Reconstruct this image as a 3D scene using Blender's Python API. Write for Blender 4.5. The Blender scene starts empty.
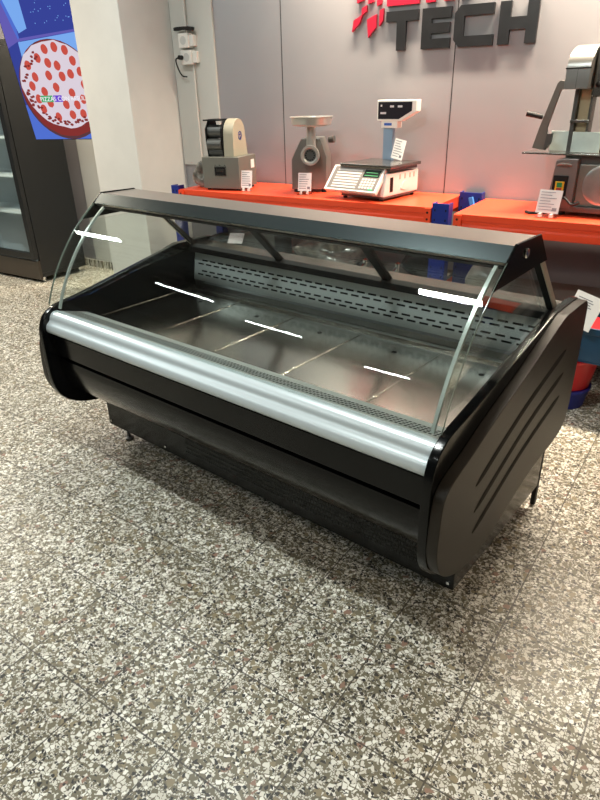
import bpy, bmesh, math, random
from mathutils import Vector, Matrix

# ------------------------------------------------------------------ camera, world, lights, exposure
scene = bpy.context.scene
C = scene.collection
PI = math.pi
YAW, PITCH, ROLL, FPX = 0.570710692, 0.467242846, -0.0261983916, 611.46
fwd = Vector((-math.sin(YAW) * math.cos(PITCH), math.cos(YAW) * math.cos(PITCH), -math.sin(PITCH)))
r0 = Vector((math.cos(YAW), math.sin(YAW), 0))
u0 = r0.cross(fwd)
rt = r0 * math.cos(ROLL) + u0 * math.sin(ROLL)
up = -r0 * math.sin(ROLL) + u0 * math.cos(ROLL)
cd = bpy.data.cameras.new('camera')
cam = bpy.data.objects.new('camera', cd)
C.objects.link(cam)
M = Matrix((rt, up, -fwd)).transposed().to_4x4()
M.translation = Vector((0, 0, 1.6))
cam.matrix_world = M
cd.sensor_fit = 'AUTO'
cd.sensor_width = 36
cd.lens = FPX / 800 * 36
cd.clip_start = .05
scene.camera = cam

vs = scene.view_settings
vs.view_transform = 'Standard'
vs.look = 'None'
vs.gamma = 1
vs.use_curve_mapping = False
vs.exposure = -0.1

w = bpy.data.worlds.new('world')
scene.world = w
w.use_nodes = True
w.node_tree.nodes['Background'].inputs[0].default_value = (.75, .8, .9, 1)
w.node_tree.nodes['Background'].inputs[1].default_value = 0.25

CEIL = 3.05
# ceiling tube lights: x0, x1, y, colour, watts, width, turn
TUBES = [
    (-5.72, -4.97, 1.47, 'cool', 44, .09, -.1), (-3.7, -2.9, 2.85, 'cool', 22, .07, 0), (-1.72, -1.29, 1.16, 'cool', 60, .10, -.15), (.6, 1.8, 2.2, 'warm', 9, .07, 0),
    (-5.42, -4.63, .0, 'cool', 12, .07, -.36), (-4.64, -3.89, -.82, 'cool', 12, .07, -.2), (-3.56, -2.99, -1.72, 'cool', 14, .07, 0), (-1.9, -.7, -1.0, 'cool', 17, .07, 0), (1.1, 2.3, -.5, 'warm', 52, .07, 0),
    (-6.6, -5.4, 2.7, 'warm', 100, .07, 0), (-2.5, -1.5, 4.08, 'warm', 60, .07, 0), (-1.0, .3, 4.08, 'warm', 105, .07, 0), (-5.1, -4.5, 4.08, 'warm', 45, .07, 0),  # last one added to brighten the wall below the television
]
LCOL = {'cool': (.93, 1.0, .96), 'warm': (1.0, .86, .67)}


# ------------------------------------------------------------------ helpers
def lin(c):
    return tuple(((v / 255) / 12.92 if v / 255 <= .04045 else ((v / 255 + .055) / 1.055) ** 2.4) for v in c)


def mat(name, rgb, rough=.5, metal=0., spec=.5, emit=0., coat=0., bump=0., bscale=80., var=0., vscale=6., trans=0., stretch=None):
    m = bpy.data.materials.new(name)
    m.use_nodes = True
    nt = m.node_tree
    b = nt.nodes['Principled BSDF']
    col = (*lin(rgb), 1)
    b.inputs['Base Color'].default_value = col
    b.inputs['Roughness'].default_value = rough
    b.inputs['Metallic'].default_value = metal
    b.inputs['Specular IOR Level'].default_value = spec
    b.inputs['Coat Weight'].default_value = coat
    b.inputs['Coat Roughness'].default_value = .06
    b.inputs['Transmission Weight'].default_value = trans
    if emit:
        b.inputs['Emission Color'].default_value = col
        b.inputs['Emission Strength'].default_value = emit
    if bump or var:
        tc = nt.nodes.new('ShaderNodeTexCoord')
        mp = nt.nodes.new('ShaderNodeMapping')
        nt.links.new(tc.outputs['Object'], mp.inputs[0])
        if stretch:
            mp.inputs['Scale'].default_value = stretch
    if bump:
        n = nt.nodes.new('ShaderNodeTexNoise')
        n.inputs['Scale'].default_value = bscale
        nt.links.new(mp.outputs[0], n.inputs[0])
        bp = nt.nodes.new('ShaderNodeBump')
        bp.inputs['Strength'].default_value = bump
        bp.inputs['Distance'].default_value = .004
        nt.links.new(n.outputs[0], bp.inputs['Height'])
        nt.links.new(bp.outputs[0], b.inputs['Normal'])
    if var:
        n2 = nt.nodes.new('ShaderNodeTexNoise')
        n2.inputs['Scale'].default_value = vscale
        n2.inputs['Detail'].default_value = 4
        nt.links.new(mp.outputs[0], n2.inputs[0])
        mr = nt.nodes.new('ShaderNodeMapRange')
        mr.inputs[1].default_value = .3
        mr.inputs[2].default_value = .7
        mr.inputs[3].default_value = 1 - var
        mr.inputs[4].default_value = 1 + var
        nt.links.new(n2.outputs[0], mr.inputs[0])
        hs = nt.nodes.new('ShaderNodeHueSaturation')
        hs.inputs['Color'].default_value = col
        nt.links.new(mr.outputs[0], hs.inputs['Value'])
        nt.links.new(hs.outputs[0], b.inputs['Base Color'])
    return m


def glass_mat(name, tint=(1, 1, 1), ior=1.5, rough=0.0, alpha=1.0):
    m = bpy.data.materials.new(name)
    m.use_nodes = True
    nt = m.node_tree
    nt.nodes.clear()
    out = nt.nodes.new('ShaderNodeOutputMaterial')
    tr = nt.nodes.new('ShaderNodeBsdfTransparent')
    tr.inputs[0].default_value = (*tint, 1)
    gl = nt.nodes.new('ShaderNodeBsdfGlossy')
    gl.inputs['Roughness'].default_value = rough
    gl.inputs['Color'].default_value = (alpha, alpha, alpha, 1)
    f0 = ((ior - 1) / (ior + 1)) ** 2
    lw = nt.nodes.new('ShaderNodeLayerWeight')
    lw.inputs[0].default_value = .5
    pw = nt.nodes.new('ShaderNodeMath')
    pw.operation = 'POWER'
    pw.inputs[1].default_value = 5
    nt.links.new(lw.outputs['Facing'], pw.inputs[0])
    ma = nt.nodes.new('ShaderNodeMath')
    ma.operation = 'MULTIPLY_ADD'
    ma.inputs[1].default_value = 1 - f0
    ma.inputs[2].default_value = f0
    nt.links.new(pw.outputs[0], ma.inputs[0])
    mx = nt.nodes.new('ShaderNodeMixShader')
    nt.links.new(ma.outputs[0], mx.inputs[0])
    nt.links.new(tr.outputs[0], mx.inputs[1])
    nt.links.new(gl.outputs[0], mx.inputs[2])
    nt.links.new(mx.outputs[0], out.inputs[0])
    return m


class MB:
    """collects shapes, builds one mesh object"""

    def __init__(s):
        s.v, s.f, s.m, s.s = [], [], [], []

    def add(s, vs_, fs, mi=0, smooth=False):
        o = len(s.v)
        s.v += [tuple(p) for p in vs_]
        for f in fs:
            s.f.append([o + i for i in f])
            s.m.append(mi)
            s.s.append(smooth)
        return s

    def box(s, x0, x1, y0, y1, z0, z1, mi=0, T=None):
        p = [Vector((x, y, z)) for z in (z0, z1) for y in (y0, y1) for x in (x0, x1)]
        if T:
            p = [T @ q for q in p]
        return s.add(p, [(0, 2, 3, 1), (4, 5, 7, 6), (0, 1, 5, 4), (2, 6, 7, 3), (0, 4, 6, 2), (1, 3, 7, 5)], mi)

    def prism(s, poly, axis, a0, a1, mi=0, smooth=False, T=None):
        n = len(poly)

        def mk(p, a):
            q = {'x': (a, p[0], p[1]), 'y': (p[0], a, p[1]), 'z': (p[0], p[1], a)}[axis]
            return T @ Vector(q) if T else q
        v = [mk(p, a0) for p in poly] + [mk(p, a1) for p in poly]
        s.add(v, [tuple(range(n)), tuple(range(2 * n - 1, n - 1, -1))], mi, False)
        o = len(s.v) - 2 * n
        for i in range(n):
            j = (i + 1) % n
            s.f.append([o + i, o + j, o + n + j, o + n + i])
            s.m.append(mi)
            s.s.append(smooth)
        return s

    def tube(s, pts, r, n=10, mi=0, cap=True, radii=None):
        pts = [Vector(p) for p in pts]
        rings = []
        prev = None
        for i, p in enumerate(pts):
            d = (pts[min(i + 1, len(pts) - 1)] - pts[max(i - 1, 0)]).normalized()
            if prev is None:
                a = d.orthogonal().normalized()
            else:
                a = (prev - d * prev.dot(d)).normalized()
            prev = a
            b = d.cross(a)
            rr = radii[i] if radii else r
            rings.append([p + (a * math.cos(2 * PI * k / n) + b * math.sin(2 * PI * k / n)) * rr for k in range(n)])
        v = [q for ring in rings for q in ring]
        f = []
        for i in range(len(pts) - 1):
            for k in range(n):
                k2 = (k + 1) % n
                f.append((i * n + k, i * n + k2, (i + 1) * n + k2, (i + 1) * n + k))
        s.add(v, f, mi, True)
        if cap:
            o = len(s.v) - len(v)
            s.f.append([o + k for k in range(n)][::-1]); s.m.append(mi); s.s.append(False)
            s.f.append([o + (len(pts) - 1) * n + k for k in range(n)]); s.m.append(mi); s.s.append(False)
        return s

    def cyl(s, p0, p1, r0_, r1_=None, n=24, mi=0):
        return s.tube([p0, p1], r0_, n, mi, True, [r0_, r0_ if r1_ is None else r1_])

    def lathe(s, prof, c=(0, 0, 0), n=32, mi=0, T=None, closed=False):
        v, f = [], []
        for (r, z) in prof:
            for k in range(n):
                a = 2 * PI * k / n
                p = Vector((c[0] + r * math.cos(a), c[1] + r * math.sin(a), c[2] + z))
                v.append(T @ p if T else p)
        m = len(prof)
        for i in range(m if closed else m - 1):
            i2 = (i + 1) % m
            for k in range(n):
                k2 = (k + 1) % n
                f.append((i * n + k, i * n + k2, i2 * n + k2, i2 * n + k))
        s.add(v, f, mi, True)
        if not closed:
            o = len(s.v) - len(v)
            if prof[0][0] > 1e-5:
                s.f.append([o + k for k in range(n)][::-1]); s.m.append(mi); s.s.append(False)
            if prof[-1][0] > 1e-5:
                s.f.append([o + (m - 1) * n + k for k in range(n)]); s.m.append(mi); s.s.append(False)
        return s

    def build(s, name, mats, parent=None, bevel=0., seg=2, angle=35, loc=None, rotz=None):
        me = bpy.data.meshes.new(name)
        bm = bmesh.new()
        vv = [bm.verts.new(p) for p in s.v]
        for f, mi, sm in zip(s.f, s.m, s.s):
            try:
                q = bm.faces.new([vv[i] for i in f])
                q.material_index = mi
                q.smooth = sm
            except ValueError:
                pass
        bmesh.ops.recalc_face_normals(bm, faces=bm.faces)
        if bevel:
            es = [e for e in bm.edges if len(e.link_faces) == 2 and e.calc_face_angle(0) > math.radians(angle)]
            bmesh.ops.bevel(bm, geom=es, offset=bevel, segments=seg, profile=.5, affect='EDGES', clamp_overlap=True)
            for q in bm.faces:
                q.smooth = True
        bm.to_mesh(me)
        bm.free()
        me.set_sharp_from_angle(angle=math.radians(40))
        for m in (mats if isinstance(mats, (list, tuple)) else [mats]):
            me.materials.append(m)
        o = bpy.data.objects.new(name, me)
        C.objects.link(o)
        if bevel:
            o.modifiers.new('weighted_normal', 'WEIGHTED_NORMAL').keep_sharp = True
        if parent:
            o.parent = parent
        if loc:
            o.location = loc
        if rotz is not None:
            o.rotation_euler.z = rotz
        return o


def tag(o, label=None, cat=None, group=None, kind=None):
    if label: o['label'] = label
    if cat: o['category'] = cat
    if group: o['group'] = group
    if kind: o['kind'] = kind
    return o


def thing(name, label, cat, loc=(0, 0, 0), rotz=0, group=None):
    o = bpy.data.objects.new(name, None)
    C.objects.link(o)
    o.empty_display_size = .1
    o.location = loc
    o.rotation_euler = (0, 0, rotz)
    return tag(o, label, cat, group)


def struct(mb, name, m, label, cat):
    return tag(mb.build(name, m), label, cat, kind='structure')


def text_obj(name, body, size, m, parent, matrix, extrude=.0008):
    cu = bpy.data.curves.new(name, 'FONT')
    cu.body = body
    cu.size = size
    cu.extrude = extrude
    cu.resolution_u = 3
    o = bpy.data.objects.new(name, cu)
    C.objects.link(o)
    bpy.context.view_layer.update()
    dg = bpy.context.evaluated_depsgraph_get()
    me = bpy.data.meshes.new_from_object(o.evaluated_get(dg))
    bpy.data.objects.remove(o)
    o = bpy.data.objects.new(name, me)
    C.objects.link(o)
    me.materials.clear()
    me.materials.append(m)
    o.parent = parent
    o.matrix_local = matrix
    return o


def crom(pts, k=4, closed=False):
    n = len(pts)
    out = []
    for i in range(n if closed else n - 1):
        g = lambda j: pts[j % n] if closed else pts[max(0, min(n - 1, j))]
        p0, p1, p2, p3 = g(i - 1), g(i), g(i + 1), g(i + 2)
        for q in range(k):
            t = q / k
            out.append(tuple(.5 * (2 * b + (c - a) * t + (2 * a - 5 * b + 4 * c - d) * t * t + (3 * b - a - 3 * c + d) * t ** 3)
                             for a, b, c, d in zip(p0, p1, p2, p3)))
    if not closed:
        out.append(tuple(pts[-1]))
    return out


# ------------------------------------------------------------------ materials
def terrazzo():
    m = bpy.data.materials.new('terrazzo')
    m.use_nodes = True
    nt = m.node_tree
    L = nt.links.new
    b = nt.nodes['Principled BSDF']
    tc = nt.nodes.new('ShaderNodeTexCoord')
    P = tc.outputs['Object']

    def N(t, **k):
        n = nt.nodes.new(t)
        for a, v in k.items():
            setattr(n, a, v)
        return n

    def math_(op, a, b_=None):
        n = N('ShaderNodeMath', operation=op)
        for i, x in enumerate((a, b_)):
            if x is None: continue
            if isinstance(x, (int, float)): n.inputs[i].default_value = x
            else: L(x, n.inputs[i])
        return n.outputs[0]

    def mixc(f, a, b_):
        n = N('ShaderNodeMix', data_type='RGBA')
        if isinstance(f, (int, float)): n.inputs[0].default_value = f
        else: L(f, n.inputs[0])
        for s_, x in ((6, a), (7, b_)):
            if isinstance(x, tuple): n.inputs[s_].default_value = (*lin(x), 1)
            else: L(x, n.inputs[s_])
        return n.outputs[2]

    # distorted coordinates for irregular chips
    nz = N('ShaderNodeTexNoise'); nz.inputs['Scale'].default_value = 28; nz.inputs['Detail'].default_value = 2
    L(P, nz.inputs[0])
    sc = N('ShaderNodeVectorMath', operation='SCALE'); L(nz.outputs['Color'], sc.inputs[0]); sc.inputs[3].default_value = .018
    ad = N('ShaderNodeVectorMath', operation='ADD'); L(P, ad.inputs[0]); L(sc.outputs[0], ad.inputs[1])
    D = ad.outputs[0]

    def vor(scale, off):
        o = N('ShaderNodeVectorMath', operation='ADD'); L(D, o.inputs[0]); o.inputs[1].default_value = (off, off * .7, 0)
        f1 = N('ShaderNodeTexVoronoi', voronoi_dimensions='2D', feature='F1'); f1.inputs['Scale'].default_value = scale
        de = N('ShaderNodeTexVoronoi', voronoi_dimensions='2D', feature='DISTANCE_TO_EDGE'); de.inputs['Scale'].default_value = scale
        L(o.outputs[0], f1.inputs['Vector']); L(o.outputs[0], de.inputs['Vector'])
        sep = N('ShaderNodeSeparateColor'); L(f1.outputs['Color'], sep.inputs[0])
        return sep, f1.outputs['Distance'], de.outputs['Distance']
    # matrix
    n2 = N('ShaderNodeTexNoise'); n2.inputs['Scale'].default_value = 9; n2.inputs['Detail'].default_value = 5
    L(P, n2.inputs[0])
    base = mixc(n2.outputs[0], (98, 91, 75), (126, 118, 97))
    # small white chips
    s1, d1, e1 = vor(148, 3.1)
    base = mixc(math_('MULTIPLY', math_('GREATER_THAN', s1.outputs[0], .50), math_('GREATER_THAN', e1, .13)), base, (208, 204, 193))
    # large chips, cream to white
    s2, d2, e2 = vor(74, 7.7)
    mask2 = math_('MULTIPLY', math_('GREATER_THAN', s2.outputs[0], .60), math_('GREATER_THAN', e2, .11))
    chip = mixc(s2.outputs[1], (203, 198, 185), (242, 240, 232))
    base = mixc(mask2, base, chip)
    # olive and rosy brown chips
    s4, d4, e4 = vor(50, 13.3)
    mask4 = math_('MULTIPLY', math_('GREATER_THAN', s4.outputs[0], .90), math_('GREATER_THAN', e4, .12))
    base = mixc(mask4, base, mixc(math_('GREATER_THAN', s4.outputs[1], .72), (138, 126, 100), (142, 112, 96)))
    # black chips
    s3, d3, e3 = vor(84, 19.9)
    mask3 = math_('MULTIPLY', math_('GREATER_THAN', s3.outputs[0], .84), math_('GREATER_THAN', e3, .14))
    base = mixc(mask3, base, mixc(s3.outputs[1], (30, 30, 30), (66, 60, 54)))
    s5, d5, e5 = vor(150, 29.9)
    mask5 = math_('MULTIPLY', math_('GREATER_THAN', s5.outputs[0], .91), math_('GREATER_THAN', e5, .12))
    base = mixc(mask5, base, (44, 42, 40))
    # joints between 31 cm tiles
    ta = -.0441175687
    mp = N('ShaderNodeMapping'); mp.vector_type = 'POINT'
    mp.inputs['Rotation'].default_value = (0, 0, -ta)
    L(P, mp.inputs[0])
    xyz = N('ShaderNodeSeparateXYZ'); L(mp.outputs[0], xyz.inputs[0])
    joint = None
    cells = []
    for out, off, sz in ((xyz.outputs[0], -.005, .3085), (xyz.outputs[1], .643, .3135)):
        t = math_('DIVIDE', math_('SUBTRACT', out, off), sz)
        cells.append(math_('FLOOR', t))
        fr = math_('FRACT', t)
        d = math_('MINIMUM', fr, math_('SUBTRACT', 1, fr))
        j = math_('LESS_THAN', d, .0075)
        joint = j if joint is None else math_('MAXIMUM', joint, j)
    cv = N('ShaderNodeCombineXYZ'); L(cells[0], cv.inputs[0]); L(cells[1], cv.inputs[1])
    wn = N('ShaderNodeTexWhiteNoise', noise_dimensions='2D'); L(cv.outputs[0], wn.inputs['Vector'])
    hs = N('ShaderNodeHueSaturation'); L(base, hs.inputs['Color'])
    L(math_('ADD', math_('MULTIPLY', wn.outputs['Value'], .14), .93), hs.inputs['Value'])
    base = mixc(math_('MULTIPLY', joint, .88), hs.outputs[0], (62, 56, 48))
    L(base, b.inputs['Base Color'])
    rn = N('ShaderNodeTexNoise'); rn.inputs['Scale'].default_value = 3
    L(P, rn.inputs[0])
    mr = N('ShaderNodeMapRange'); mr.inputs[3].default_value = .28; mr.inputs[4].default_value = .5
    L(rn.outputs[0], mr.inputs[0]); L(mr.outputs[0], b.inputs['Roughness'])
    b.inputs['Specular IOR Level'].default_value = .45
    return m


M_FLOOR = terrazzo()
M_PANEL = mat('wall_panel', (150, 147, 150), .34, 0, 1.0, var=.03, vscale=2)
M_PLASTER = mat('plaster', (216, 213, 208), .7, 0, .3, var=.03, bump=.05)
M_STRIP = mat('pale_board', (196, 194, 188), .5)
M_CEIL = mat('ceiling_paint', (96, 96, 96), .8)
M_FAR = mat('far_wall_paint', (120, 116, 110), .8)
M_GROOVE = mat('groove_dark', (40, 38, 38), .8)
M_BLACK = mat('black_paint', (7, 8, 9), .17, 0, .3, bump=.03, bscale=300)
M_SLOT = mat('slot_black', (6, 5, 5), .7, 0, .2)
M_BLACKM = mat('black_matte', (11, 11, 12), .6, 0, .3)
M_GREYP = mat('textured_grey_panel', (40, 35, 29), .4, .1, .35, bump=.2, bscale=420)
M_STEEL = mat('brushed_steel', (158, 153, 147), .24, 1, .5, var=.05, vscale=3, stretch=(1, 14, 14))
M_PAN = mat('pan_steel', (205, 202, 195), .17, 1, .5, var=.06, vscale=2.5)
M_LINER = mat('liner_steel', (150, 152, 152), .3, 1)
M_CHROME = mat('chrome', (215, 215, 215), .1, 1)
M_ALU = mat('rail_aluminium', (212, 222, 226), .33, .35, .6)
M_GLASS = glass_mat('counter_glass', (.96, .985, .975))
M_GLASS2 = glass_mat('rear_glass', (.95, .97, .97))
M_EDGE = mat('glass_edge', (112, 124, 116), .15, 0, .8, trans=.0)
M_ORANGE = mat('orange_steel', (228, 74, 40), .38, 0, .5, coat=.1)
M_BLUE = mat('blue_steel', (24, 44, 128), .4)
M_LTBLUE = mat('light_blue_tape', (84, 150, 232), .5)
M_DECK = mat('grey_deck', (112, 104, 96), .6)
M_WHITE = mat('white_plastic', (226, 222, 216), .35)
M_PAPER = mat('paper', (232, 230, 228), .7)
M_INK = mat('ink', (122, 122, 130), .7)
M_ACRYL = glass_mat('clear_acrylic', (.95, .95, .95))
M_CREAM = mat('cream_enamel', (170, 162, 143), .4)
M_MGREY = mat('machine_grey', (128, 128, 120), .4, .4, .5)
M_DKSTEEL = mat('dark_steel', (98, 98, 96), .36, .6)
M_BRIGHT = mat('bright_steel', (206, 202, 196), .28, .65)
M_RUBBER = mat('black_rubber', (14, 14, 14), .6)
M_LOGO = mat('logo_black', (30, 30, 32), .35, 0, .5, var=.25, vscale=14)
M_RED = mat('logo_red', (176, 28, 54), .3, 0, .5)
M_FRIDGE = mat('fridge_black', (20, 23, 26), .35)
M_WRAP = mat('plastic_wrap', (128, 124, 116), .2, .3, .6, bump=1.0, bscale=22, var=.5, vscale=26)


# ------------------------------------------------------------------ room shell
WY = 4.27
b = MB().box(-9.2, 4.2, -6.2, 4.42, -.1, 0)
struct(b, 'floor', M_FLOOR, 'speckled terrazzo tile floor across the whole showroom', 'floor')
b = MB().box(-9.2, 4.2, WY, WY + .15, 0, CEIL)
struct(b, 'wall_back', M_PANEL, 'glossy pale grey panelled wall behind the orange racks', 'wall')
b = MB().box(-9.2, -9.05, -6.2, WY, 0, CEIL)
struct(b, 'wall_left', M_FAR, 'plain plaster wall at the far left of the showroom', 'wall')
b = MB().box(4.05, 4.2, -6.2, WY, 0, CEIL)
struct(b, 'wall_right', M_FAR, 'plain plaster wall at the right of the showroom', 'wall')
b = MB().box(-9.2, 4.2, -6.2, -6.05, 0, CEIL)
struct(b, 'wall_front', M_FAR, 'plain plaster wall behind the photographer', 'wall')
b = MB().box(-9.2, 4.2, -6.2, 4.42, CEIL, CEIL + .1)
struct(b, 'ceiling', M_CEIL, 'flat grey showroom ceiling', 'ceiling')
b = MB().box(-4.36, -3.855, 3.72, WY, 0, CEIL)
tag(b.build('pillar', M_PLASTER, bevel=.006), 'cream plastered square pillar left of the orange racks', 'pillar', kind='structure')
for i, x in enumerate((-4.85, -2.82, -1.515, -.2, 1.1)):
    b = MB().box(x - .0025, x + .0025, WY - .0015, WY + .01, 0, CEIL)
    struct(b, 'trim_%d' % (i + 1), M_GROOVE, ['dark vertical seam in the wall strip between fridge and pillar', 'dark vertical wall seam left of the meat grinder',
           'dark vertical wall seam through the black lettering', 'dark vertical wall seam behind the bone saw', 'dark vertical wall seam right of the bone saw'][i], 'seam')
b = MB().box(-9.0, -4.36, WY - .02, WY, 0, .075)
struct(b, 'baseboard_left', M_FLOOR, 'terrazzo skirting along the wall between fridge and pillar', 'baseboard')
b = MB().box(-3.85, 4.0, WY - .02, WY, 0, .075)
struct(b, 'baseboard_back', M_FLOOR, 'terrazzo skirting along the wall behind the racks', 'baseboard')
b = MB().box(-3.85, -3.43, WY - .02, WY, 1.06, CEIL)
tag(b.build('trim_6', M_STRIP, bevel=.003), 'pale vertical board on the wall beside the pillar carrying the sockets', 'board', kind='structure')

# ceiling lamps above the frame: some seen mirrored in the counter glass, the rest placed to light the room
M_TUBE = mat('lamp_housing', (230, 230, 228), .5)
for i, (x0, x1, y, kind, watts, wid, turn) in enumerate(TUBES):
    t = thing('ceiling_lamp', '%s white linear lamp on the ceiling, %s' % (kind, ['over the left end of the counter', 'above the middle of the counter', 'over the right end of the counter',
              'right of the counter', 'far left in the front row', 'second from left in the front row', 'third from left in the front row', 'nearest the photographer', 'at the front right',
              'before the black fridge', 'above the left orange rack', 'above the right orange rack', 'added behind the television to brighten the wall'][i]), 'lamp', ((x0 + x1) / 2, y, CEIL), turn, 'linear ceiling lamps')
    h = (x1 - x0) / 2
    MB().box(-h, h, -wid * .7, wid * .7, -.06, -.001).build('lamp_housing', M_TUBE, t)
    ld = bpy.data.lights.new('lamp_tube', 'AREA')
    ld.shape = 'RECTANGLE'
    ld.size = x1 - x0
    ld.size_y = wid
    ld.energy = watts
    ld.color = LCOL[kind]
    if y > 4:
        ld.spread = 2.0
    lo = bpy.data.objects.new('lamp_tube', ld)
    C.objects.link(lo)
    lo.parent = t
    lo.location = (0, 0, -.065)

# ------------------------------------------------------------------ refrigerated display counter
CA = -0.127400281
cxv = Vector((math.cos(CA), math.sin(CA), 0)); cyv = Vector((-math.sin(CA), math.cos(CA), 0))
UO, VO = -1.59, 1.88
counter = thing('display_counter', 'long black refrigerated display counter with curved front glass on terrazzo floor', 'display counter', cxv * UO + cyv * VO, CA)


def U(u): return u - UO
def V(v): return v - VO
def vz(pts): return [(V(a), z) for a, z in pts]


UL, UR = -2.55, -.63      # inner planes of the end panels
GC, GR = (2.15323, .44297), .8819   # glass circle in (v, z)


def garc(z0, z1, n, dr=0.):
    a0 = math.asin((z0 - GC[1]) / GR); a1 = math.asin((z1 - GC[1]) / GR)
    return [(GC[0] - (GR + dr) * math.cos(a0 + (a1 - a0) * i / n), GC[1] + (GR + dr) * math.sin(a0 + (a1 - a0) * i / n)) for i in range(n + 1)]


# plinth, feet, vents
M_VENT = mat('vent_hole', (26, 29, 28), .5)
b = MB().box(U(-2.525), U(-.605), V(1.487), V(2.27), .1, .30)
base = b.build('plinth', M_BLACK, counter, bevel=.004)
g = MB()
for row in range(4):
    for k in range(92):
        x = -1.93 + k * .0132 + (row % 2) * .0066
        g.box(U(x), U(x) + .007, V(1.4865) - .001, V(1.49), .15 + row * .022, .15 + row * .022 + .011)
g.build('vent_holes', M_VENT, base)
g = MB()
for k in range(10):
    x = -2.33 + k * .013
    g.box(U(x), U(x) + .006, V(1.4865) - .001, V(1.49), .225, .235)
g.build('vent_slots', M_VENT, base)
for x in (-2.505, -2.08, -.625):
    MB().cyl((U(x), V(1.4835), .125), (U(x), V(1.4875), .125), .006, n=12).build('screw', M_CHROME, base)
for x, y in ((-2.47, 1.55), (-2.47, 2.2), (-.75, 1.68), (-.75, 2.2)):
        MB().lathe([(.022, 0), (.024, .012), (.012, .016), (.009, .02), (.009, .1)], (U(x), V(y), 0), 16).build('foot', M_DKSTEEL, counter)
MB().box(U(-.622), U(-.605), V(2.25), V(2.275), .005, .3).build('rear_leg', M_BLACKM, counter)

# lower body, front panels
prof_low = crom([(1.315, .512), (1.312, .47), (1.33, .40), (1.375, .33), (1.44, .28), (1.50, .255)], 4) + [(2.26, .255), (2.30, .34), (2.30, .512)]
MB().prism(vz(prof_low), 'x', U(UL), U(UR), smooth=True).build('lower_panel', M_BLACK, counter)
MB().prism(vz([(1.335, .50), (1.335, .545), (2.3, .545), (2.3, .50)]), 'x', U(UL), U(UR)).build('shadow_gap', M_BLACKM, counter)
MB().prism(vz([(1.305, .535), (1.305, .632), (1.33, .66), (1.36, .66), (1.36, .535)]), 'x', U(UL), U(UR)).build('front_panel', M_BLACK, counter, bevel=.003)
# bumper rail
rail = crom([(1.345, .742), (1.328, .742), (1.313, .735), (1.303, .722), (1.299, .709), (1.291, .699), (1.281, .690), (1.275, .675), (1.276, .660), (1.286, .651), (1.30, .648)], 3) + [(1.345, .648)]
MB().prism(vz(rail), 'x', U(UL) + .001, U(UR) - .001, smooth=True).build('bumper_rail', M_ALU, counter)

# end panels with raised faces
A_out = [(1.36, .768), (1.315, .752), (1.275, .72), (1.252, .66), (1.248, .58), (1.248, .46), (1.258, .385), (1.288, .325), (1.35, .278), (1.44, .247), (1.55, .237), (1.68, .255),
         (1.80, .29), (1.92, .322), (2.05, .34), (2.2, .348), (2.29, .37), (2.335, .43), (2.343, .6), (2.34, .85), (2.325, .892), (2.295, .905), (2.12, .905), (2.05, .90), (1.8, .85), (1.5, .79)]
B_out = [(1.28, .63), (1.258, .59), (1.25, .5), (1.25, .43), (1.268, .37), (1.30, .325), (1.36, .282), (1.44, .253), (1.55, .242), (1.68, .26), (1.80, .294), (1.92, .325), (2.05, .343), (2.2, .352),
         (2.29, .374), (2.335, .43), (2.343, .6), (2.338, .85), (2.325, .885), (2.295, .90), (2.14, .90), (2.07, .894), (1.92, .845), (1.8, .803), (1.57, .735), (1.42, .682), (1.33, .655)]
slots = [((1.47, .549), (1.80, .668), (2.154, .756)), ((1.481, .448), (1.83, .578), (2.171, .66)), ((1.487, .364), (1.83, .487), (2.174, .565))]
for side, u_in, s in (('l', UL, -1), ('r', UR, 1)):
    ep = MB().prism(vz(crom(A_out, 3, True)), 'x', U(u_in), U(u_in + s * .03), smooth=True).build('end_panel', M_BLACK, counter, bevel=.004, angle=50)
    rp = MB().prism(vz(crom(B_out, 3, True)), 'x', U(u_in + s * .03), U(u_in + s * .065), smooth=True).build('raised_face', [M_GREYP], ep, bevel=.003, angle=50)
    for sl in slots:
        pts = crom(sl, 8)
        n = len(pts)
        poly_u, poly_d = [], []
        for i, p in enumerate(pts):
            q0, q1 = pts[max(0, i - 1)], pts[min(n - 1, i + 1)]
            d = math.hypot(q1[0] - q0[0], q1[1] - q0[1])
            nx, nz = -(q1[1] - q0[1]) / d, (q1[0] - q0[0]) / d
            wd = .013 * min(1, .25 + .5 * min(i, n - 1 - i))
            poly_u.append((p[0] + nx * wd, p[1] + nz * wd)); poly_d.append((p[0] - nx * wd, p[1] - nz * wd))
        MB().prism(vz(poly_u + poly_d[::-1]), 'x', U(u_in + s * .06), U(u_in + s * .0658)).build('slot', M_SLOT, rp)

M_GRILLE = mat('grille_steel', (186, 192, 192), .36, .3)
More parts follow.
